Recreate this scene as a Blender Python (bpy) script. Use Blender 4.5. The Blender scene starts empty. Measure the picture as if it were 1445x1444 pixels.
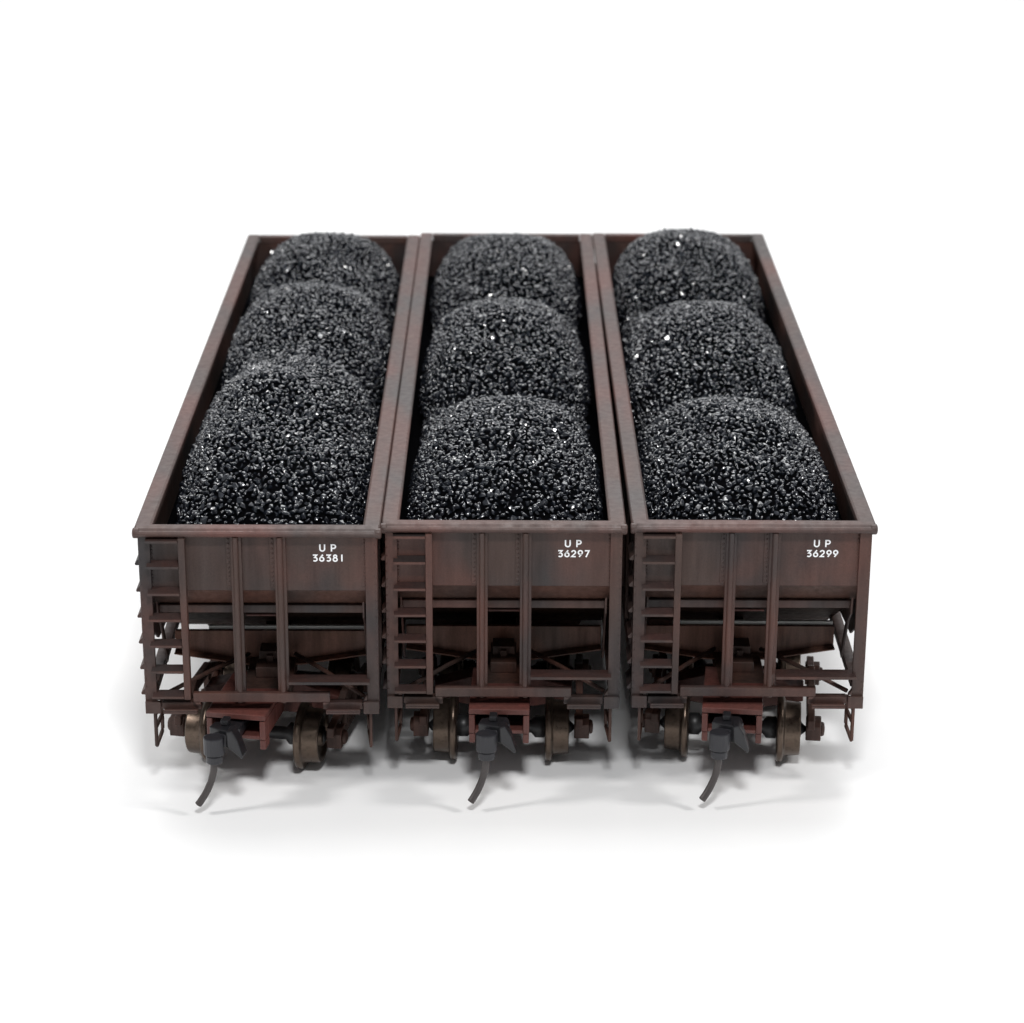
import bpy, bmesh, math, random
import numpy as np
from mathutils import Vector, Matrix

sc = bpy.context.scene
COL = sc.collection
R = math.radians

# ------------------------------------------------------------------ camera (1 unit = 1 cm)
cam = bpy.data.cameras.new('camera')
cam_ob = bpy.data.objects.new('camera', cam)
COL.objects.link(cam_ob)
sc.camera = cam_ob
PITCH, YAW, ROLL = 0.34707, 0.00197, 0.0048
fwd = Vector((math.sin(YAW) * math.cos(PITCH), math.cos(YAW) * math.cos(PITCH), -math.sin(PITCH)))
rgt = Vector((math.cos(YAW), -math.sin(YAW), 0))
upv = rgt.cross(fwd)
r2 = rgt * math.cos(ROLL) + upv * math.sin(ROLL)
u2 = upv * math.cos(ROLL) - rgt * math.sin(ROLL)
M3 = Matrix((r2, u2, -fwd)).transposed()
cam_ob.matrix_world = Matrix.Translation((0.05111, -33.64647, 16.53156)) @ M3.to_4x4()
cam.sensor_width = 36
cam.sensor_fit = 'HORIZONTAL'
cam.lens = 36 * 3476.13 / 1445.0
cam.clip_start = 0.5
cam.clip_end = 600
cam.dof.use_dof = True
cam.dof.focus_distance = 36.4
cam.dof.aperture_fstop = 0.46

# ------------------------------------------------------------------ world, lamps, exposure
world = bpy.data.worlds.new('World')
sc.world = world
world.use_nodes = True
bg = world.node_tree.nodes['Background']
bg.inputs['Color'].default_value = (0.96, 0.98, 1.0, 1)
bg.inputs['Strength'].default_value = 0.26


def area(name, loc, target, sx, sy, power, color=(1, 1, 1)):
    l = bpy.data.lights.new(name, 'AREA')
    l.shape = 'RECTANGLE'
    l.size, l.size_y = sx, sy
    l.energy = power
    l.color = color
    o = bpy.data.objects.new(name, l)
    COL.objects.link(o)
    o.location = loc
    o.rotation_euler = (Vector(target) - Vector(loc)).to_track_quat('-Z', 'Y').to_euler()
    return o


area('softbox_lamp', (0, 26, 46), (0, 8, 0), 40, 26, 15000, (1.0, 1.0, 1.0))
area('backdrop_fill', (0, 95, 75), (0, 95, 0), 150, 80, 100000, (1.0, 1.0, 1.0))  # added lamp out of view, lifts the far sheet to white
area('table_lamp', (-34, -9, 29), (0, 4, 2), 6, 6, 6900, (1.0, 0.98, 0.96))
area('table_lamp', (36, -6, 29), (0, 4, 2), 6, 6, 6900, (1.0, 0.98, 0.96))
area('ceiling_lamp', (2, -26, 40), (0, 4, 2), 7, 5, 11500, (1.0, 1.0, 1.0))

sc.view_settings.view_transform = 'Standard'
sc.view_settings.look = 'None'
sc.view_settings.exposure = 0.0
sc.view_settings.gamma = 1.0
sc.view_settings.use_curve_mapping = False

# ------------------------------------------------------------------ materials


def newmat(name):
    m = bpy.data.materials.new(name)
    m.use_nodes = True
    nt = m.node_tree
    return m, nt, nt.nodes['Principled BSDF']


def plain(name, col, rough=0.5, metal=0.0, spec=0.5):
    m, nt, b = newmat(name)
    b.inputs['Base Color'].default_value = (*col, 1)
    b.inputs['Roughness'].default_value = rough
    b.inputs['Metallic'].default_value = metal
    b.inputs['Specular IOR Level'].default_value = spec
    return m


def ramp(nt, fac, stops):
    r = nt.nodes.new('ShaderNodeValToRGB')
    el = r.color_ramp.elements
    while len(el) > 1:
        el.remove(el[-1])
    el[0].position, el[0].color = stops[0][0], (*stops[0][1], 1)
    for p, c in stops[1:]:
        e = el.new(p)
        e.color = (*c, 1)
    nt.links.new(fac, r.inputs['Fac'])
    return r.outputs['Color']


def noise(nt, vec, scale, detail=3.0, rough=0.5):
    n = nt.nodes.new('ShaderNodeTexNoise')
    n.inputs['Scale'].default_value = scale
    n.inputs['Detail'].default_value = detail
    n.inputs['Roughness'].default_value = rough
    nt.links.new(vec, n.inputs['Vector'])
    return n.outputs['Fac']


def mapping(nt, vec, scale, loc=(0, 0, 0)):
    mp = nt.nodes.new('ShaderNodeMapping')
    mp.inputs['Scale'].default_value = scale
    mp.inputs['Location'].default_value = loc
    nt.links.new(vec, mp.inputs['Vector'])
    return mp.outputs['Vector']


def mixcol(nt, fac, a, b, mode='MIX'):
    m = nt.nodes.new('ShaderNodeMix')
    m.data_type = 'RGBA'
    m.blend_type = mode
    for sock, v in ((m.inputs[0], fac), (m.inputs[6], a), (m.inputs[7], b)):
        if isinstance(v, (int, float)):
            sock.default_value = v
        elif isinstance(v, tuple):
            sock.default_value = (*v, 1)
        else:
            nt.links.new(v, sock)
    return m.outputs[2]


def weathered(name, brown, red, grey, rough=0.5, seed=0.0, grime=0.5):
    """airbrushed model paint: brown oxide with dusty grey and rusty patches and fine speckle"""
    m, nt, b = newmat(name)
    g = nt.nodes.new('ShaderNodeNewGeometry')
    pos = g.outputs['Position']
    v1 = mapping(nt, pos, (0.9, 0.55, 0.35), (seed, seed * 2, 0))
    n1 = noise(nt, v1, 1.1, 2.0)
    f1 = ramp(nt, n1, [(0.36, (0, 0, 0)), (0.66, (1, 1, 1))])
    v2 = mapping(nt, pos, (1.0, 0.4, 0.7), (3.1 + seed, 1.7, 5.0))
    n2 = noise(nt, v2, 0.9, 3.0)
    f2 = ramp(nt, n2, [(0.44, (0, 0, 0)), (0.68, (1, 1, 1))])
    c = mixcol(nt, f1, brown, grey)
    c = mixcol(nt, f2, c, red)
    # vertical grime streaks and speckle
    v3 = mapping(nt, pos, (9.0, 9.0, 0.9), (1, 2, 3))
    n3 = noise(nt, v3, 1.0, 4.0, 0.6)
    s3 = ramp(nt, n3, [(0.30, (1 - grime,) * 3), (0.62, (1.08, 1.08, 1.08))])
    c = mixcol(nt, 1.0, c, s3, 'MULTIPLY')
    n4 = noise(nt, pos, 38.0, 3.0, 0.7)
    s4 = ramp(nt, n4, [(0.30, (0.82, 0.82, 0.82)), (0.70, (1.15, 1.13, 1.12))])
    c = mixcol(nt, 1.0, c, s4, 'MULTIPLY')
    nt.links.new(c, b.inputs['Base Color'])
    rr = ramp(nt, n3, [(0.3, (rough + 0.12,) * 3), (0.7, (rough - 0.08,) * 3)])
    nt.links.new(rr, b.inputs['Roughness'])
    b.inputs['Specular IOR Level'].default_value = 0.4
    bp = nt.nodes.new('ShaderNodeBump')
    bp.inputs['Strength'].default_value = 0.12
    bp.inputs['Distance'].default_value = 0.01
    nt.links.new(n4, bp.inputs['Height'])
    nt.links.new(bp.outputs['Normal'], b.inputs['Normal'])
    return m


PAINT = weathered('weathered_paint', (0.052, 0.029, 0.023), (0.078, 0.033, 0.025), (0.025, 0.021, 0.022), 0.50, 0.0, 0.14)
SLOPE = weathered('slope_lit_paint', (0.080, 0.040, 0.030), (0.094, 0.043, 0.031), (0.040, 0.029, 0.026), 0.5, 3.0, 0.3)  # lighter than the body paint, bounce light put into the colour
RIM = weathered('rim_paint', (0.063, 0.035, 0.029), (0.088, 0.035, 0.028), (0.046, 0.037, 0.036), 0.45, 2.3, 0.12)
TREAD = weathered('shaded_tread', (0.036, 0.015, 0.012), (0.040, 0.015, 0.012), (0.026, 0.018, 0.017), 0.6, 1.0, 0.3)  # dark band of shade on the treads, painted into the colour
OXIDE = weathered('oxide_plastic', (0.092, 0.034, 0.028), (0.105, 0.032, 0.026), (0.072, 0.039, 0.034), 0.48, 4.0, 0.25)
UNDER = weathered('underframe_paint', (0.062, 0.026, 0.018), (0.072, 0.028, 0.018), (0.036, 0.023, 0.019), 0.55, 6.0, 0.4)
SHADED_UNDER = weathered('shaded_underside', (0.022, 0.012, 0.009), (0.026, 0.013, 0.009), (0.015, 0.011, 0.010), 0.6, 6.0, 0.4)  # underframe brown darkened, shade beneath the slope put into the colour
SHADED_UNDER.node_tree.nodes['Principled BSDF'].inputs['Specular IOR Level'].default_value = 0.02
BOLSTER = weathered('bolster_lit_paint', (0.155, 0.070, 0.048), (0.175, 0.075, 0.048), (0.080, 0.045, 0.034), 0.55, 9.0, 0.4)  # underframe paint brightened, warm light on the bolster put into the colour
PIN = plain('pin_wire', (0.062, 0.054, 0.053), 0.42, 0.3)
BLACK = plain('black_plastic', (0.009, 0.009, 0.011), 0.36)
COUPLER = plain('coupler_metal', (0.020, 0.020, 0.024), 0.36, 0.15)
AXLE = plain('axle_plastic', (0.010, 0.010, 0.011), 0.45)
WHITE = plain('lettering_white', (0.86, 0.87, 0.88), 0.5)
PALE = plain('pale_grey', (0.55, 0.56, 0.54), 0.45)

m, nt, b = newmat('wheel_bronze')
g = nt.nodes.new('ShaderNodeNewGeometry')
n = noise(nt, g.outputs['Position'], 14.0, 4.0, 0.65)
nt.links.new(ramp(nt, n, [(0.30, (0.080, 0.058, 0.045)), (0.55, (0.120, 0.090, 0.070)), (0.75, (0.11, 0.073, 0.058))]), b.inputs['Base Color'])
nt.links.new(ramp(nt, n, [(0.3, (0.26,) * 3), (0.7, (0.42,) * 3)]), b.inputs['Roughness'])
b.inputs['Metallic'].default_value = 0.9
BRONZE = m

m, nt, b = newmat('black_coal')
g = nt.nodes.new('ShaderNodeNewGeometry')
n = noise(nt, g.outputs['Position'], 16.0, 2.0)
nt.links.new(ramp(nt, n, [(0.35, (0.007, 0.009, 0.013)), (0.7, (0.017, 0.020, 0.028))]), b.inputs['Base Color'])
nt.links.new(ramp(nt, n, [(0.3, (0.08,) * 3), (0.7, (0.22,) * 3)]), b.inputs['Roughness'])
b.inputs['Specular IOR Level'].default_value = 0.95
COAL = m
COAL_BED = plain('coal_bed', (0.0025, 0.0025, 0.003), 0.95, 0.0, 0.0)

m, nt, b = newmat('white_sheet')
g = nt.nodes.new('ShaderNodeNewGeometry')
n = noise(nt, g.outputs['Position'], 0.35, 4.0)
nt.links.new(ramp(nt, n, [(0.3, (0.80, 0.805, 0.81)), (0.7, (0.84, 0.84, 0.84))]), b.inputs['Base Color'])
b.inputs['Roughness'].default_value = 0.75
b.inputs['Specular IOR Level'].default_value = 0.2
SHEET = m

# ------------------------------------------------------------------ mesh helpers


class MB:
    def __init__(self):
        self.bm = bmesh.new()

    def box(self, x0, x1, y0, y1, z0, z1, mi=0):
        v = [self.bm.verts.new(p) for p in ((x0, y0, z0), (x1, y0, z0), (x1, y1, z0), (x0, y1, z0),
                                            (x0, y0, z1), (x1, y0, z1), (x1, y1, z1), (x0, y1, z1))]
        for f in ((0, 3, 2, 1), (4, 5, 6, 7), (0, 1, 5, 4), (1, 2, 6, 5), (2, 3, 7, 6), (3, 0, 4, 7)):
            self.bm.faces.new([v[i] for i in f]).material_index = mi
        return self

    def prism(self, pts, axis, a0, a1, mi=0):
        """extrude a 2-D outline along axis 'x' (pts y,z), 'y' (pts x,z) or 'z' (pts x,y)"""
        def p3(p, a):
            return {'x': (a, p[0], p[1]), 'y': (p[0], a, p[1]), 'z': (p[0], p[1], a)}[axis]
        lo = [self.bm.verts.new(p3(p, a0)) for p in pts]
        hi = [self.bm.verts.new(p3(p, a1)) for p in pts]
        n = len(pts)
        fs = [self.bm.faces.new(lo), self.bm.faces.new(hi)]
        for i in range(n):
            fs.append(self.bm.faces.new((lo[i], lo[(i + 1) % n], hi[(i + 1) % n], hi[i])))
        for f in fs:
            f.material_index = mi
        return self

    def tube(self, path, rad, seg=10, mi=0):
        path = [Vector(p) for p in path]
        rings = []
        ref = Vector((0.31, 0.2, 0.93))
        for i, p in enumerate(path):
            t = (path[min(i + 1, len(path) - 1)] - path[max(i - 1, 0)]).normalized()
            a = t.cross(ref)
            a.normalize()
            c = t.cross(a)
            rr = rad[i] if isinstance(rad, (list, tuple)) else rad
            rings.append([self.bm.verts.new(p + (a * math.cos(k * 2 * math.pi / seg) + c * math.sin(k * 2 * math.pi / seg)) * rr) for k in range(seg)])
        for q, s in zip(rings, rings[1:]):
            for k in range(seg):
                f = self.bm.faces.new((q[k], q[(k + 1) % seg], s[(k + 1) % seg], s[k]))
                f.smooth = True
                f.material_index = mi
        self.bm.faces.new(rings[0])
        self.bm.faces.new(rings[-1])
        return self

    def lathe_x(self, prof, cy, cz, seg=40, mi=0):
        """revolve (x, radius) profile about the x axis through (cy, cz)"""
        rings = []
        for x, r in prof:
            rings.append([self.bm.verts.new((x, cy + r * math.cos(2 * math.pi * k / seg), cz + r * math.sin(2 * math.pi * k / seg))) for k in range(seg)])
        for q, s in zip(rings, rings[1:]):
            for k in range(seg):
                f = self.bm.faces.new((q[k], q[(k + 1) % seg], s[(k + 1) % seg], s[k]))
                f.smooth = True
                f.material_index = mi
        self.bm.faces.new(rings[0])
        self.bm.faces.new(rings[-1])
        return self

    def dome(self, c, r, normal):
        """a rivet head"""
        c = Vector(c)
        q = Vector(normal).to_track_quat('Z', 'Y').to_matrix()
        ring = [self.bm.verts.new(c + q @ Vector((r * math.cos(k * math.pi / 3), r * math.sin(k * math.pi / 3), 0))) for k in range(6)]
        mid = [self.bm.verts.new(c + q @ Vector((.7 * r * math.cos(k * math.pi / 3), .7 * r * math.sin(k * math.pi / 3), .55 * r))) for k in range(6)]
        for k in range(6):
            self.bm.faces.new((ring[k], ring[(k + 1) % 6], mid[(k + 1) % 6], mid[k])).smooth = True
        self.bm.faces.new(mid).smooth = True
        return self

    def build(self, name, mats, parent=None, bevel=0.012, seg=2, loc=(0, 0, 0)):
        bmesh.ops.recalc_face_normals(self.bm, faces=self.bm.faces[:])
        me = bpy.data.meshes.new(name)
        self.bm.to_mesh(me)
        self.bm.free()
        for mm in (mats if isinstance(mats, (list, tuple)) else [mats]):
            me.materials.append(mm)
        o = bpy.data.objects.new(name, me)
        COL.objects.link(o)
        o.location = loc
        if parent:
            o.parent = parent
        if bevel:
            bv = o.modifiers.new('edge_softening', 'BEVEL')
            bv.width = bevel
            bv.segments = seg
            bv.limit_method = 'ANGLE'
            bv.angle_limit = R(35)
            bv.harden_normals = False
        return o


# ------------------------------------------------------------------ the setting: a seamless white sheet
def build_backdrop():
    prof = [(-70, 0.0), (-40, 0.0), (0, 0.0), (30, 0.0), (80, 0.0), (150, 0.0)]
    rad = 40
    for k in range(1, 13):
        a = k / 12 * math.pi / 2
        prof.append((150 + rad * math.sin(a), rad * (1 - math.cos(a))))
    prof.append((190, 120))
    bm = bmesh.new()
    rows = [[bm.verts.new((x, y, z)) for x in (-160, -50, 50, 160)] for y, z in prof]
    for a, c in zip(rows, rows[1:]):
        for i in range(3):
            f = bm.faces.new((a[i], a[i + 1], c[i + 1], c[i]))
            f.smooth = True
    me = bpy.data.meshes.new('backdrop')
    bm.to_mesh(me)
    bm.free()
    me.materials.append(SHEET)
    o = bpy.data.objects.new('backdrop', me)
    COL.objects.link(o)
    o['kind'] = 'structure'
    o['label'] = 'seamless white sheet under and behind the model cars'


build_backdrop()

# ------------------------------------------------------------------ hopper car, front end at y = 0, length along +y
L = 17.94
HW = 1.783          # half width over the top rails
RZ0, RZ1 = 4.045, 4.19
YT = 1.95           # truck centre from the end


def make_truck(car, yc, name='truck', couple=True):
    s = 1
    # bolster is the truck's own mesh
    mb = MB()
    mb.prism([(-1.08, .60), (-.5, .48), (.5, .48), (1.08, .60), (1.08, .80), (.45, .98), (-.45, .98), (-1.08, .80)], 'y', -.2, .2)
    mb.box(-.30, .30, -.30, .30, .97, 1.10)
    t = mb.build(name, OXIDE, car, 0.015, loc=(0, yc, 0))
    for sx in (-1, 1):
        mb = MB()
        xa, xb = (1.14, 1.25) if sx > 0 else (-1.25, -1.14)
        top = [(-1.30, .62), (-1.27, .76), (-.80, .80), (-.35, .98), (.35, .98), (.80, .80), (1.27, .76), (1.30, .62),
               (1.20, .60), (.80, .66), (.36, .80), (-.36, .80), (-.80, .66), (-1.20, .60)]
        mb.prism(top, 'x', xa, xb)
        bot = [(-.98, .60), (-.42, .32), (.42, .32), (.98, .60), (.86, .62), (.36, .42), (-.36, .42), (-.86, .62)]
        mb.prism(bot, 'x', xa + .004, xb - .004)
        for yy in (-.34, .34):
            mb.box(xa + .006, xb - .006, yy - .07, yy + .07, .40, .82)
        for yy in (-.14, 0, .14):
            mb.tube([(sx * 1.195, yy, .41), (sx * 1.195, yy, .60)], .055, 8)
        for yy in (-1.06, 1.06):
            mb.prism([(yy - .15, .40), (yy + .15, .40), (yy + .17, .64), (yy + .09, .72), (yy - .09, .72), (yy - .17, .64)], 'x',
                     xa - .02 if sx > 0 else xa - .10, xb + .10 if sx > 0 else xb + .02)
            mb.lathe_x([(sx * 1.352, .02), (sx * 1.352, .12), (sx * 1.40, .10), (sx * 1.41, .03)], yy, .54, 14)
        mb.build('side_frame', UNDER, t, 0.014)
    for ya in (-1.06, 1.06):
        ax = MB()
        ax.lathe_x([(-1.13, .03), (-1.05, .10), (-.70, .10), (-.66, .17), (-.52, .17), (-.46, .10), (.46, .10), (.52, .17), (.66, .17), (.70, .10), (1.05, .10), (1.13, .03)], ya, .53, 20)
        ax.build('axle', AXLE, t, 0)
        for sx in (-1, 1):
            w = MB()
            prof = [(.67, .12), (.67, .30), (.695, .40), (.675, .480), (.69, .520), (.725, .532), (.765, .522), (.785, .480), (.795, .438), (.815, .424), (1.015, .408),
                    (1.035, .398), (1.037, .345), (1.00, .33), (.97, .26), (.98, .17), (1.04, .15), (1.05, .10)]
            w.lathe_x([(sx * x, r) for x, r in prof], ya, .53, 48)
            w.build('wheel', BRONZE, t, 0)
    if couple:
        y0 = -yc                                    # car's y = 0 seen from the truck centre
        c = MB()
        c.box(-.455, .445, y0 - .25, y0 + 1.3, 1.235, 1.325)
        c.box(-.452, -.365, y0 - .247, y0 + .9, .925, 1.221)
        c.box(.355, .442, y0 - .247, y0 + .9, .925, 1.221)
        c.box(-.363, .353, y0 - .24, y0 + .9, .925, .985)
        c.box(-.449, -.362, y0 - .235, y0 + .0, .765, .922)
        c.box(.352, .439, y0 - .235, y0 + .0, .765, .922)
        c.box(-.10, .08, y0 + 1.2, y0 + 1.7, 1.0, 1.3)
        c.build('coupler_box', OXIDE, t, 0.014)
        k = MB()
        k.box(-.16, .12, y0 - .45, y0 + .4, 1.03, 1.19)                      # shank
        k.prism([(-.30, y0 - .62), (-.26, y0 - .44), (-.02, y0 - .36), (.14, y0 - .42), (.17, y0 - .62), (.06, y0 - .74), (-.12, y0 - .70)], 'z', .99, 1.27)
        k.box(-.14, -.02, y0 - .58, y0 - .40, 1.272, 1.36)                    # lug on the head
        o = k.build('coupler', BLACK, t, 0.02)
        kn = MB()                                                           # knuckle: rounded vertical drum with a hooked lip
        kn.prism([(-.32 + .15 + .155 * math.cos(a), y0 - .84 + .13 * math.sin(a)) for a in [i * math.pi / 9 for i in range(18)]], 'z', .93, 1.215)
        kn.prism([(-.30 + .13 + .125 * math.cos(a), y0 - .84 + .115 * math.sin(a)) for a in [i * math.pi / 9 for i in range(18)]], 'z', .80, .928)
        kn.prism([(-.18, y0 - .80), (-.02, y0 - .72), (.06, y0 - .74), (.06, y0 - .56), (-.22, y0 - .60)], 'z', 1.00, 1.205)
        kn.build('knuckle', COUPLER, t, 0.02)
        g = MB()                                                            # guard arm flaring down to the right
        g.prism([(.02, 1.31), (.10, 1.33), (.19, 1.18), (.265, .94), (.25, .885), (.14, .97), (.03, 1.06)], 'y', y0 - .86, y0 - .62)
        g.build('guard_arm', BLACK, t, 0.02)
        pin = MB()
        pts = []
        for i in range(25):
            f = i / 24
            pts.append((-.175 - .225 * f ** 2.1, y0 - .84 - .16 * f ** 1.6, .83 - .665 * f ** .95))
        pin.tube(pts, .054, 14)
        pin.build('trip_pin', PIN, t, 0.012)
    return t


def spread(mb):
    """thin moulded sides bow out a little towards the far end"""
    for v in mb.bm.verts:
        v.co.x *= 1 + .030 * v.co.y / L


def make_car():
    car = bpy.data.objects.new('hopper_car', None)
    car.empty_display_size = 0.5
    COL.objects.link(car)

    # ---- side sheets with their outside ribs
    for sx in (-1, 1):
        mb = MB()
        a, c = sorted((sx * 1.655, sx * 1.695))
        mb.prism([(.06, RZ0 + .02), (.06, 2.95), (.30, 2.50), (1.2, 1.95), (2.6, 1.80), (L - 2.6, 1.80), (L - .3, 2.5), (L - .06, 2.95), (L - .06, RZ0 + .02)], 'x', a, c)
        for i in range(11):
            y = 2.2 + i * (L - 4.4) / 10
            a2, c2 = sorted((sx * 1.693, sx * 1.745))
            mb.box(a2, c2, y - .09, y + .09, 1.80, RZ0 + .01)
        for i in range(2):
            y = .9 + i * .0 + i * (L - 1.8)
            a2, c2 = sorted((sx * 1.693, sx * 1.742))
            mb.box(a2, c2, y - .08, y + .08, 1.62, RZ0 + .01)
        a2, c2 = sorted((sx * 1.56, sx * 1.725))
        mb.box(a2, c2, .20, L - .20, 1.50, 1.64)                              # side sill
        for k in range(24):
            z = 1.75 + k * .095
            mb.dome((sx * 1.697, .17, z), .018, (sx, 0, 0))
        spread(mb)
        mb.build('side_sheet', PAINT, car, 0.010)

    # ---- top rails: two sides and the rear bead in one rim, the front bead apart
    mb = MB()
    rail = [(1.535, RZ0 + .01), (1.525, RZ1 - .02), (1.56, RZ1), (1.762, RZ1 - .005), (HW, RZ1 - .03), (HW, RZ0 + .02), (1.762, RZ0)]
    for sx in (-1, 1):
        mb.prism([(sx * x, z) for x, z in rail], 'y', .03, L + .09)
    mb.prism([(L - .12, RZ0), (L + .08, RZ0), (L + .10, RZ1 - .03), (L + .07, RZ1), (L - .12, RZ1)], 'x', -1.52, 1.52)
    spread(mb)
    mb.build('top_rail', RIM, car, 0.012)
    mb = MB()
    bead = [(.10, RZ0 + .02), (-.05, RZ0), (-.085, RZ0 + .02), (-.105, RZ0 + .055), (-.085, RZ0 + .09), (-.055, RZ0 + .10), (-.03, RZ1 - .015), (.02, RZ1 + .004), (.10, RZ1 + .004)]
    mb.prism(bead, 'x', -1.762, 1.762)
    for sx in (-1, 1):
        mb.lathe_x([(sx * 1.70, .03), (sx * 1.705, .078), (sx * 1.79, .078), (sx * 1.80, .05)], -.02, RZ0 + .055, 14)
    mb.build('end_rail', RIM, car, 0.014, 3)

    # ---- end sheet, upper and slope
    mb = MB()
    mb.box(-1.655, 1.655, .05, .10, 3.18, RZ0 + .02)
    for k in range(14):
        z = 3.26 + k * .055
        mb.dome((-1.545, .048, z), .016, (0, -1, 0))
        mb.dome((1.545, .048, z), .016, (0, -1, 0))
    mb.build('end_sheet', PAINT, car, 0.006)
    MB().box(-1.735, 1.735, L - .10, L - .05, 2.2, RZ0 + .02).build('end_sheet', PAINT, car, 0.006)
    mb = MB()
    mb.prism([(.052, 3.178), (.40, 2.835), (.42, 2.89), (.102, 3.198)], 'x', -1.60, 1.60)
    mb.build('slope_sheet', SLOPE, car, 0.0)
    mb = MB()
    mb.prism([(L - .1, 2.2), (L - 3.3, 1.30), (L - 3.34, 1.36), (L - .14, 2.27)], 'x', -1.60, 1.60)
    mb.build('slope_sheet', SLOPE, car, 0.0)
    MB().prism([(.402, 2.833), (3.3, 1.30), (3.34, 1.36), (.422, 2.888)], 'x', -1.60, 1.60).build('hopper_chute', SHADED_UNDER, car, 0)
    mb = MB()
    mb.box(-1.52, 1.52, .325, .40, 2.715, 2.842)
    mb.build('cross_angle', PAINT, car, 0.012)

    # ---- corner posts and their gusset
    for sx in (-1, 1):
        mb = MB()
        mb.box(*sorted((sx * 1.558, sx * 1.732)), -.015, .055, 1.262, RZ0 + .005)
        mb.box(*sorted((sx * 1.70, sx * 1.733)), .056, .24, 1.262, RZ0 + .005)
        mb.box(*sorted((sx * 1.50, sx * 1.729)), -.075, -.016, 1.258, 1.452)           # push pocket block
        mb.prism([(sx * 1.50, 1.47), (sx * 1.557, 1.47), (sx * 1.557, 1.56)], 'y', -.06, .03)
        for k in range(20):
            mb.dome((sx * 1.71, -.017, 1.55 + k * .125), .016, (0, -1, 0))
        mb.build('corner_post', PAINT, car, 0.012)
        gs = MB()
        gs.prism([(.10, 2.98), (.50, 2.62), (1.05, 1.68), (.92, 1.66), (.40, 2.50), (.16, 2.70)], 'x', *sorted((sx * 1.50, sx * 1.53)))
        gs.build('gusset', PAINT, car, 0.006)

    # ---- two end posts: flange with rivets and a raised half-round channel
    for x0, x1 in ((-.383, -.240), (.253, .403)):
        mb = MB()
        mb.box(x0 - .085, x1 - .04, .028, .049, 3.22, RZ0)
        xm, w = (x0 + x1) / 2, (x1 - x0) / 2
        prof = [(x0 - .012, .06), (x0 - .012, -.015), (x0 + .022, -.022), (x0 + .030, -.075), (x0 + .050, -.095), (x1 - .062, -.095), (x1 - .042, -.075), (x1 - .034, -.022), (x1 + .006, -.015), (x1 + .006, .06)]
        mb.prism(prof, 'z', 1.440, RZ0 + .003)
        mb.box(x0 + .03, x1 - .04, .061, .20, 1.50, 3.0)
        for k in range(11):
            mb.dome((x0 - .048, .0275, 3.27 + k * .072), .021, (0, -1, 0))
        mb.build('end_post', PAINT, car, 0.010)

    # ---- end ladder at the left corner
    mb = MB()
    mb.box(-1.142, -1.045, -.115, -.075, 1.50, RZ0 - .003)
    mb.box(-1.075, -1.045, -.074, .048, 1.50, RZ0 - .003)
    lad = mb.build('ladder', PAINT, car, 0.010)
    RUNGS = [4.000, 3.602, 3.185, 2.775, 2.363, 1.953, 1.545]
    for z in RUNGS:
        mb = MB()
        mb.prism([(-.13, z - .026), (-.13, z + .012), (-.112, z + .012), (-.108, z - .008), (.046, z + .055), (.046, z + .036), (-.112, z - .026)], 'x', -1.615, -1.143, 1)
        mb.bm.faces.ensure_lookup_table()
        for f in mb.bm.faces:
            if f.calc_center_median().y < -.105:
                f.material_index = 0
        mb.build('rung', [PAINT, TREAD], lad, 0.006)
    # ---- side ladder round the corner, its rungs stand out past the side
    mb = MB()
    mb.box(-1.735, -1.697, .60, .66, 1.40, RZ0 - .01)
    sl = mb.build('side_ladder', PAINT, car, 0.008)
    for z in RUNGS[1:]:
        mb = MB()
        mb.prism([(-1.734, z + .07), (-1.734, z - .035), (-1.792, z - .035), (-1.803, z - .012), (-1.792, z + .008)], 'y', .06, .60)
        mb.build('rung', PAINT, sl, 0.006)

    # ---- end sill with lowered step plates
    mb = MB()
    mb.box(-1.01, 1.01, -.115, -.02, 1.466, 1.612)
    mb.prism([(-1.01, 1.466), (-.90, 1.466), (-.90, 1.42), (-.96, 1.42)], 'y', -.11, -.03)
    mb.prism([(1.01, 1.466), (.90, 1.466), (.90, 1.42), (.96, 1.42)], 'y', -.11, -.03)
    mb.build('end_sill', PAINT, car, 0.012)
    for sx in (-1, 1):
        mb = MB()
        a, c = sorted((sx * .90, sx * 1.485))
        mb.box(a, c, -.05, .10, 1.325, 1.435)
        a, c = sorted((sx * .95, sx * 1.455))
        mb.box(a, c, -.17, -.051, 1.295, 1.335)
        mb.box(a, c, -.175, -.15, 1.336, 1.365)
        mb.build('end_step', PAINT, car, 0.010)

    # ---- platform at the right
    mb = MB()
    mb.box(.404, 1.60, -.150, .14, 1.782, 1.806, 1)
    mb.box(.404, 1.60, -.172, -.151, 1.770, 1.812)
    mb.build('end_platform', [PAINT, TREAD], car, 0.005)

    # ---- stirrup steps hanging from the corners
    for sx in (-1, 1):
        mb = MB()
        def P(t, z):      # a flat frame turned inwards to the rear
            return Vector((sx * (1.600 - .05 * t), .02 + .34 * t, z))
        def bar(p, q, w=.033, th=.020):
            p, q = Vector(p), Vector(q)
            d = (q - p).normalized()
            n = Vector((.34, sx * .05, 0)).normalized()
            e = d.cross(n).normalized()
            vs = []
            for c0 in (p, q):
                for s1, s2 in ((-1, -1), (1, -1), (1, 1), (-1, 1)):
                    vs.append(mb.bm.verts.new(c0 + e * w * s1 + n * th * s2))
            for f in ((0, 1, 2, 3), (7, 6, 5, 4), (0, 4, 5, 1), (1, 5, 6, 2), (2, 6, 7, 3), (3, 7, 4, 0)):
                mb.bm.faces.new([vs[i] for i in f])
        bar(P(0, 1.27), P(0, .70)); bar(P(1, 1.29), P(1, .82))
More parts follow.
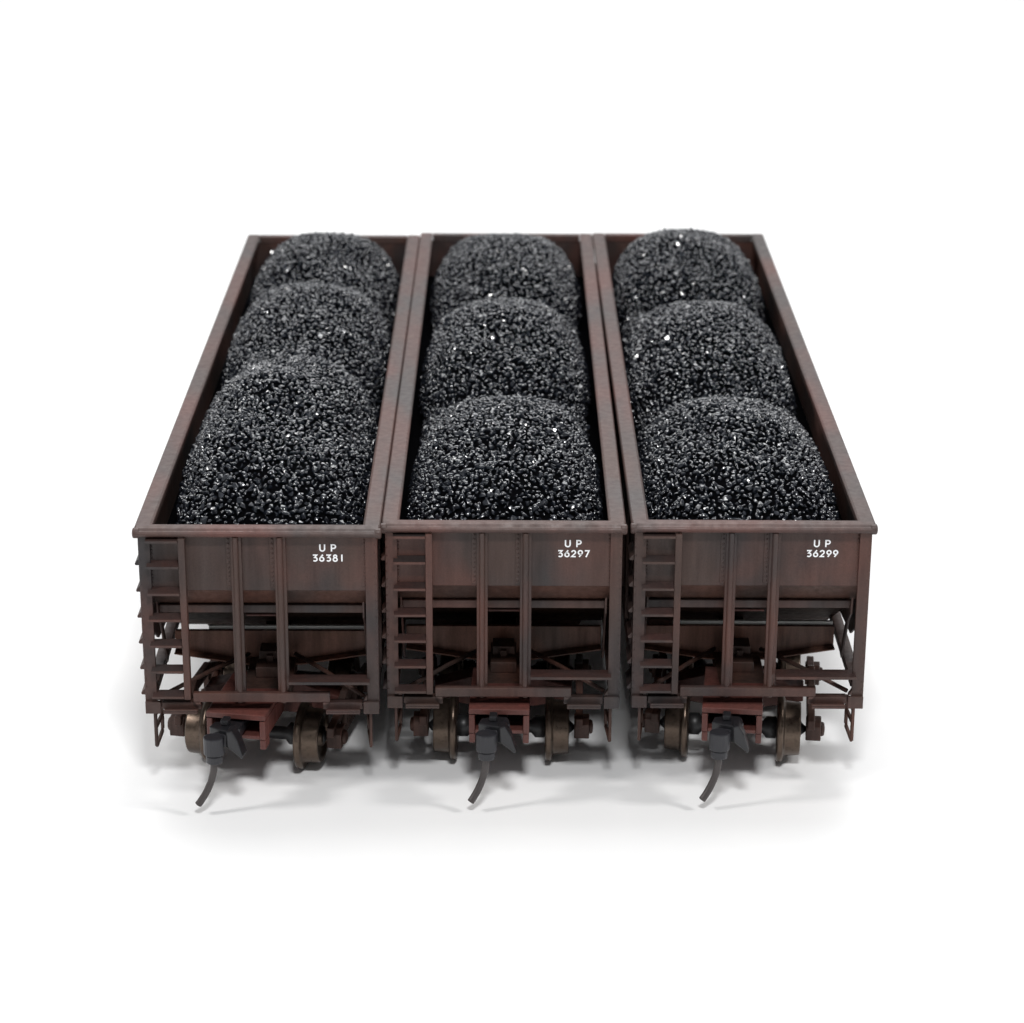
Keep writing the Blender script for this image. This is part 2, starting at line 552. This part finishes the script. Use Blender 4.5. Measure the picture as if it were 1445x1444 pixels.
        bar(P(0.0, .70), P(1.0, .80)); bar(P(0.0, 1.00), P(1.0, 1.05)); bar(P(0, 1.21), P(1, 1.26))
        mb.build('stirrup_step', UNDER, car, 0.004)

    # ---- underframe
    mb = MB()
    mb.prism([(-1.52, 1.47), (-.45, 1.30), (.45, 1.30), (1.52, 1.47), (1.52, 1.77), (-1.52, 1.77)], 'y', 1.90, 1.98)
    mb.prism([(-1.52, 1.445), (-.45, 1.275), (.45, 1.275), (1.52, 1.445), (1.52, 1.468), (.45, 1.298), (-.45, 1.298), (-1.52, 1.468)], 'y', 1.72, 2.10)
    mb.build('body_bolster', BOLSTER, car, 0.008)
    mb = MB()
    mb.box(-.20, .20, 1.1, L - .35, 1.33, 1.50)
    mb.box(-.17, .17, 1.4, 1.75, 1.502, 1.64)
    mb.box(-.05, .05, 1.32, 1.399, 1.40, 1.60)
    mb.box(-.36, .36, .70, 2.4, 1.12, 1.328)
    mb.build('centre_sill', UNDER, car, 0.012)
    for sx in (-1, 1):
        mb = MB()
        mb.tube([(sx * 1.50, .12, 1.47), (sx * .85, 1.0, 1.50), (sx * .36, 1.7, 1.47)], .034, 8)
        mb.build('diagonal_brace', UNDER, car, 0)
    mb = MB()
    mb.tube([(-.26, .62, 2.565), (.27, .62, 2.565)], .022, 8)
    mb.build('air_pipe', OXIDE, car, 0)
    for yc in (L / 2 - 3.9, L / 2, L / 2 + 3.9):
        mb = MB()
        a, c2 = yc - 1.95, yc + 1.95
        bm = mb.bm
        lo = [bm.verts.new(p) for p in ((-1.2, yc - .75, .72), (1.2, yc - .75, .72), (1.2, yc + .75, .72), (-1.2, yc + .75, .72))]
        hi = [bm.verts.new(p) for p in ((-1.62, a, 1.97), (1.62, a, 1.97), (1.62, c2, 1.97), (-1.62, c2, 1.97))]
        bm.faces.new(lo); bm.faces.new(hi)
        for i in range(4):
            bm.faces.new((lo[i], lo[(i + 1) % 4], hi[(i + 1) % 4], hi[i]))
        mb.box(-1.25, 1.25, yc - .80, yc + .80, .66, .718)
        mb.build('hopper_bay', UNDER, car, 0.01)

    make_truck(car, YT)
    make_truck(car, L - YT, couple=False)
    return car


def kids(o):
    return [c for c in COL.objects if c.parent == o]


def copy_tree(o, parent=None):
    c = o.copy()
    COL.objects.link(c)
    if parent:
        c.parent = parent
    for k in kids(o):
        copy_tree(k, c)
    return c


# ---- painted lettering, drawn as mitred strokes
def arc(cx, cy, rx, ry, a0, a1, n=12):
    return [(cx + rx * math.cos(R(a0 + (a1 - a0) * i / n)), cy + ry * math.sin(R(a0 + (a1 - a0) * i / n))) for i in range(n + 1)]


GLYPH = {   # unit box 0..0.7 wide, 0..1 high
    'U': [[(.06, 1), (.06, .36)] + arc(.36, .36, .30, .30, 180, 360) + [(.66, .36), (.66, 1)]],
    'P': [[(.08, 0), (.08, .92), (.34, .92)] + arc(.36, .68, .25, .24, 88, -88) + [(.34, .44), (.17, .44)]],
    '3': [[(.06, .92), (.58, .92), (.30, .58), (.36, .58)] + arc(.34, .32, .27, .26, 75, -140)],
    '6': [[(.50, .98), (.16, .52)] + arc(.35, .33, .27, .27, 140, 490, 22)],
    '8': [arc(.35, .74, .19, .19, 0, 360, 18), arc(.35, .29, .26, .25, 0, 360, 20)],
    '1': [[(.35, 0), (.35, 1)]],
    '2': [arc(.34, .68, .25, .25, 175, -30) + [(.09, .07), (.64, .07)]],
    '9': [[(.20, .02), (.54, .48)] + arc(.35, .67, .27, .27, -40, 310, 22)],
    '7': [[(.06, .92), (.62, .92), (.22, 0)]],
}


def lettering(car, lines):
    """lines: (text, x of the first glyph, advance, z of the base line, height)"""
    mb = MB()
    depth = 0.045
    for text, x0, adv, zb, h in lines:
        for i, ch in enumerate(text):
            if ch == ' ':
                continue
            for si, st in enumerate(GLYPH[ch]):
                y = depth - .0015 * (si + 1)
                st = [q for k, q in enumerate(st) if k == 0 or math.dist(q, st[k - 1]) > 1e-3]
                pts = [Vector((x0 + i * adv + px * h, zb + pz * h)) for px, pz in st]
                w = .0108
                ls, rs = [], []
                n = len(pts)
                for k in range(n):
                    closed = (pts[0] - pts[-1]).length < 1e-4
                    a = pts[k - 1] if k else (pts[-2] if closed else pts[0] * 2 - pts[1])
                    c = pts[k + 1] if k < n - 1 else (pts[1] if closed else pts[-1] * 2 - pts[-2])
                    d1, d2 = (pts[k] - a).normalized(), (c - pts[k]).normalized()
                    n1, n2 = Vector((-d1.y, d1.x)), Vector((-d2.y, d2.x))
                    mm = n1 + n2
                    mm = mm.normalized() if mm.length > 1e-3 else n1
                    sc_ = min(1 / max(mm.dot(n1), .35), 2.2)
                    ls.append(mb.bm.verts.new((pts[k].x + mm.x * w * sc_, y, pts[k].y + mm.y * w * sc_)))
                    rs.append(mb.bm.verts.new((pts[k].x - mm.x * w * sc_, y, pts[k].y - mm.y * w * sc_)))
                for k in range(n - 1):
                    mb.bm.faces.new((ls[k], ls[k + 1], rs[k + 1], rs[k]))
    o = mb.build('lettering', WHITE, car, 0)
    return o


car2 = make_car()
car1 = copy_tree(car2)
car3 = copy_tree(car2)
SPEC = [
    (car1, (-3.572, -.226, 0), .0058, -10.0, '36381', 'brown hopper car with number 36381, front truck and coupler swung to one side'),
    (car2, (0, 0, 0), 0.0, -1.5, '36297', 'brown hopper car with number 36297, wedged between the other two cars'),
    (car3, (3.645, .047, 0), -.0020, -6.0, '36299', 'brown hopper car with number 36299 in white on its end'),
]
for car, loc, rz, sw, num, label in SPEC:
    car.location = loc
    car.rotation_euler = (0, 0, rz)
    car['label'] = label
    car['category'] = 'model railcar'
    car['group'] = 'model hopper cars standing side by side'
    tr = [k for k in kids(car) if k.name.startswith('truck')]
    tr.sort(key=lambda o: o.location.y)
    tr[0].rotation_euler = (0, 0, R(sw))
    lettering(car, [('U', .895, .1, 3.795, .112), ('P', 1.060, .1, 3.795, .112), (num, .790, .0975, 3.640, .108)])
    if car is not car2:
        MB().box(-1.0, 1.50, 1.985, 2.05, 1.75, 1.818).build('pale_bar', PALE, car, 0.006)  # pale grey bar just behind the bolster, outer cars only

# ------------------------------------------------------------------ coal loads
def chunk_shapes(rng, n, rounded):
    """crushed, glassy grit: irregular hulls with worn corners"""
    out = []
    for i in range(n):
        bm = bmesh.new()
        st = np.array([1.0, rng.uniform(.65, 1.0), rng.uniform(.5, .9)])
        for k in range(rng.integers(9, 15)):
            v = rng.normal(size=3)
            v /= np.linalg.norm(v)
            bm.verts.new(v * rng.uniform(.8, 1.12) * st)
        bmesh.ops.convex_hull(bm, input=bm.verts[:])
        bmesh.ops.delete(bm, geom=[v for v in bm.verts if not v.link_faces], context='VERTS')
        if rounded:
            bmesh.ops.bevel(bm, geom=bm.edges[:], offset=.20, offset_type='OFFSET', segments=1, affect='EDGES', profile=.5, clamp_overlap=True)
        bmesh.ops.triangulate(bm, faces=bm.faces[:])
        bmesh.ops.recalc_face_normals(bm, faces=bm.faces[:])
        bm.verts.index_update()
        V = np.array([v.co[:] for v in bm.verts])
        F = np.array([[v.index for v in f.verts] for f in bm.faces])
        bm.free()
        out.append((V, F))
    return out


RNG = np.random.default_rng(11)
NEAR_SHAPES = chunk_shapes(RNG, 28, True)
FAR_SHAPES = chunk_shapes(RNG, 28, False)


def coal_load(humps, loc, rz, label, seed):
    rng = np.random.default_rng(seed)
    BASE = 3.34

    def height(x, y):
        h = np.full(np.shape(x), 0.0)
        for yc, ly, lx, hh, xo, py in humps:
            u = np.abs((x - xo) / lx)
            v = np.abs((y - yc) / ly)
            r = (u ** 3.0 + v ** 3.0) ** (1 / 3.0)
            d = hh * np.clip(1 - r ** 3.4, 0, 1) ** .50
            d = d * (1 + .12 * np.exp(-((x - xo) ** 2 + (y - yc - py) ** 2) / .9) - .06 * (u ** 2))
            h = h + d ** 4
        rg = .78 * np.clip(1 - (np.abs(x) / 1.42) ** 3.5, 0, 1) ** .6 * np.clip(1 - (np.abs(y - L / 2) / 8.75) ** 20, 0, 1)
        h = (h + rg ** 4) ** (1 / 4)
        h = h + .05 * np.sin(x * 2.3 + y * 1.1 + seed) * np.sin(y * 1.7 + seed * 2) * (h > .2)
        return BASE + h

    X0, X1, Y0, Y1 = -1.55, 1.55, .13, L - .16
    # heap body
    nx, ny = 61, 330
    gx, gy = np.meshgrid(np.linspace(-1.65, 1.65, nx), np.linspace(.104, L - .104, ny))
    gz = height(gx, gy) - .055
    gx = gx * (1 + .030 * gy / L)
    verts = [np.stack([gx.ravel(), gy.ravel(), gz.ravel()], 1)]
    ii = np.arange(nx * ny).reshape(ny, nx)
    q = np.stack([ii[:-1, :-1].ravel(), ii[:-1, 1:].ravel(), ii[1:, 1:].ravel(), ii[1:, :-1].ravel()], 1)
    smooth = [np.ones(2 * len(q), dtype=bool)]
    tris = [np.concatenate([q[:, [0, 1, 2]], q[:, [0, 2, 3]]])]
    off = nx * ny
    # grains: dart throwing on the surface
    n = 190000
    x = rng.uniform(X0 + .02, X1 - .02, n)
    y = rng.uniform(Y0 + .02, Y1 - .02, n)
    e = .01
    dzx = (height(x + e, y) - height(x - e, y)) / (2 * e)
    dzy = (height(x, y + e) - height(x, y - e)) / (2 * e)
    a = np.sqrt(1 + np.clip(dzx ** 2 + dzy ** 2, 0, 12))
    keep = rng.uniform(0, 3.6, n) < a
    keep &= height(x, y) - BASE > .16
    x, y = x[keep], y[keep]
    z = height(x, y)
    P = np.stack([x, y, z], 1)
    md = .066
    cell = np.floor(P / md).astype(int)
    grid = {}
    sel = []
    Pl = P.tolist()
    for i, (cx, cy, cz) in enumerate(cell.tolist()):
        p = Pl[i]
        ok = True
        for ax in (-1, 0, 1):
            for ay in (-1, 0, 1):
                for az in (-1, 0, 1):
                    for t in grid.get((cx + ax, cy + ay, cz + az), ()):
                        if (p[0] - t[0]) ** 2 + (p[1] - t[1]) ** 2 + (p[2] - t[2]) ** 2 < md * md:
                            ok = False
                            break
                    if not ok:
                        break
                if not ok:
                    break
            if not ok:
                break
        if ok:
            grid.setdefault((cx, cy, cz), []).append(p)
            sel.append(i)
    P = P[sel]
    m = len(P)
    A = rng.normal(size=(m, 3, 3))
    Q, _ = np.linalg.qr(A)
    size = np.clip(rng.normal(.055, .013, m), .030, .088)
    P = P + rng.normal(scale=.010, size=(m, 3))
    kind = rng.integers(0, 28, m)
    for i in range(m):
        V, F = (NEAR_SHAPES if P[i, 1] < 8.0 else FAR_SHAPES)[kind[i]]
        verts.append((V * size[i]) @ Q[i].T + P[i])
        tris.append(F if np.linalg.det(Q[i]) > 0 else F[:, ::-1])
        tris[-1] = tris[-1] + off
        off += len(V)
        smooth.append(np.full(len(F), rng.random() < .72))
    V = np.concatenate(verts).astype(np.float32)
    T = np.concatenate(tris).astype(np.int32)
    me = bpy.data.meshes.new('coal_load')
    me.vertices.add(len(V))
    me.vertices.foreach_set('co', V.ravel())
    me.loops.add(T.size)
    me.loops.foreach_set('vertex_index', T.ravel())
    me.polygons.add(len(T))
    me.polygons.foreach_set('loop_start', np.arange(0, T.size, 3, dtype=np.int32))
    me.polygons.foreach_set('use_smooth', np.concatenate(smooth))
    me.update(calc_edges=True)
    me.materials.append(COAL)
    me.materials.append(COAL_BED)
    mi = np.zeros(len(T), dtype=np.int32)
    mi[:2 * (nx - 1) * (ny - 1)] = 1
    me.polygons.foreach_set('material_index', mi)
    o = bpy.data.objects.new('coal_load', me)
    COL.objects.link(o)
    o.location = loc
    o.rotation_euler = (0, 0, rz)
    o['label'] = label
    o['category'] = 'coal load'
    o['group'] = 'heaped coal loads in the hopper cars'
    print('coal', m, 'grains', len(T), 'tris')
    return o


# hump: centre y, half length, half width, height, x offset, peak shift
coal_load([(4.3, 4.2, 1.50, 1.40, 0.0, 0.8), (10.1, 3.1, 1.50, 1.393, .03, .3), (15.0, 2.85, 1.50, 1.215, 0, 0)],
          SPEC[0][1], SPEC[0][2], 'black coal load with a long front mound, heaped in car 36381', 3)
coal_load([(3.05, 3.1, 1.50, 1.24, .02, .4), (8.95, 3.2, 1.50, 1.313, .0, .4), (14.9, 3.0, 1.50, 1.188, 0, 0)],
          SPEC[1][1], SPEC[1][2], 'black coal load in three mounds, heaped in the middle car 36297', 5)
coal_load([(3.05, 3.1, 1.50, 1.215, .0, .3), (8.95, 3.2, 1.50, 1.274, -.03, .4), (15.0, 2.95, 1.50, 1.254, 0, 0)],
          SPEC[2][1], SPEC[2][2], 'black coal load in three mounds, heaped in car 36299', 8)
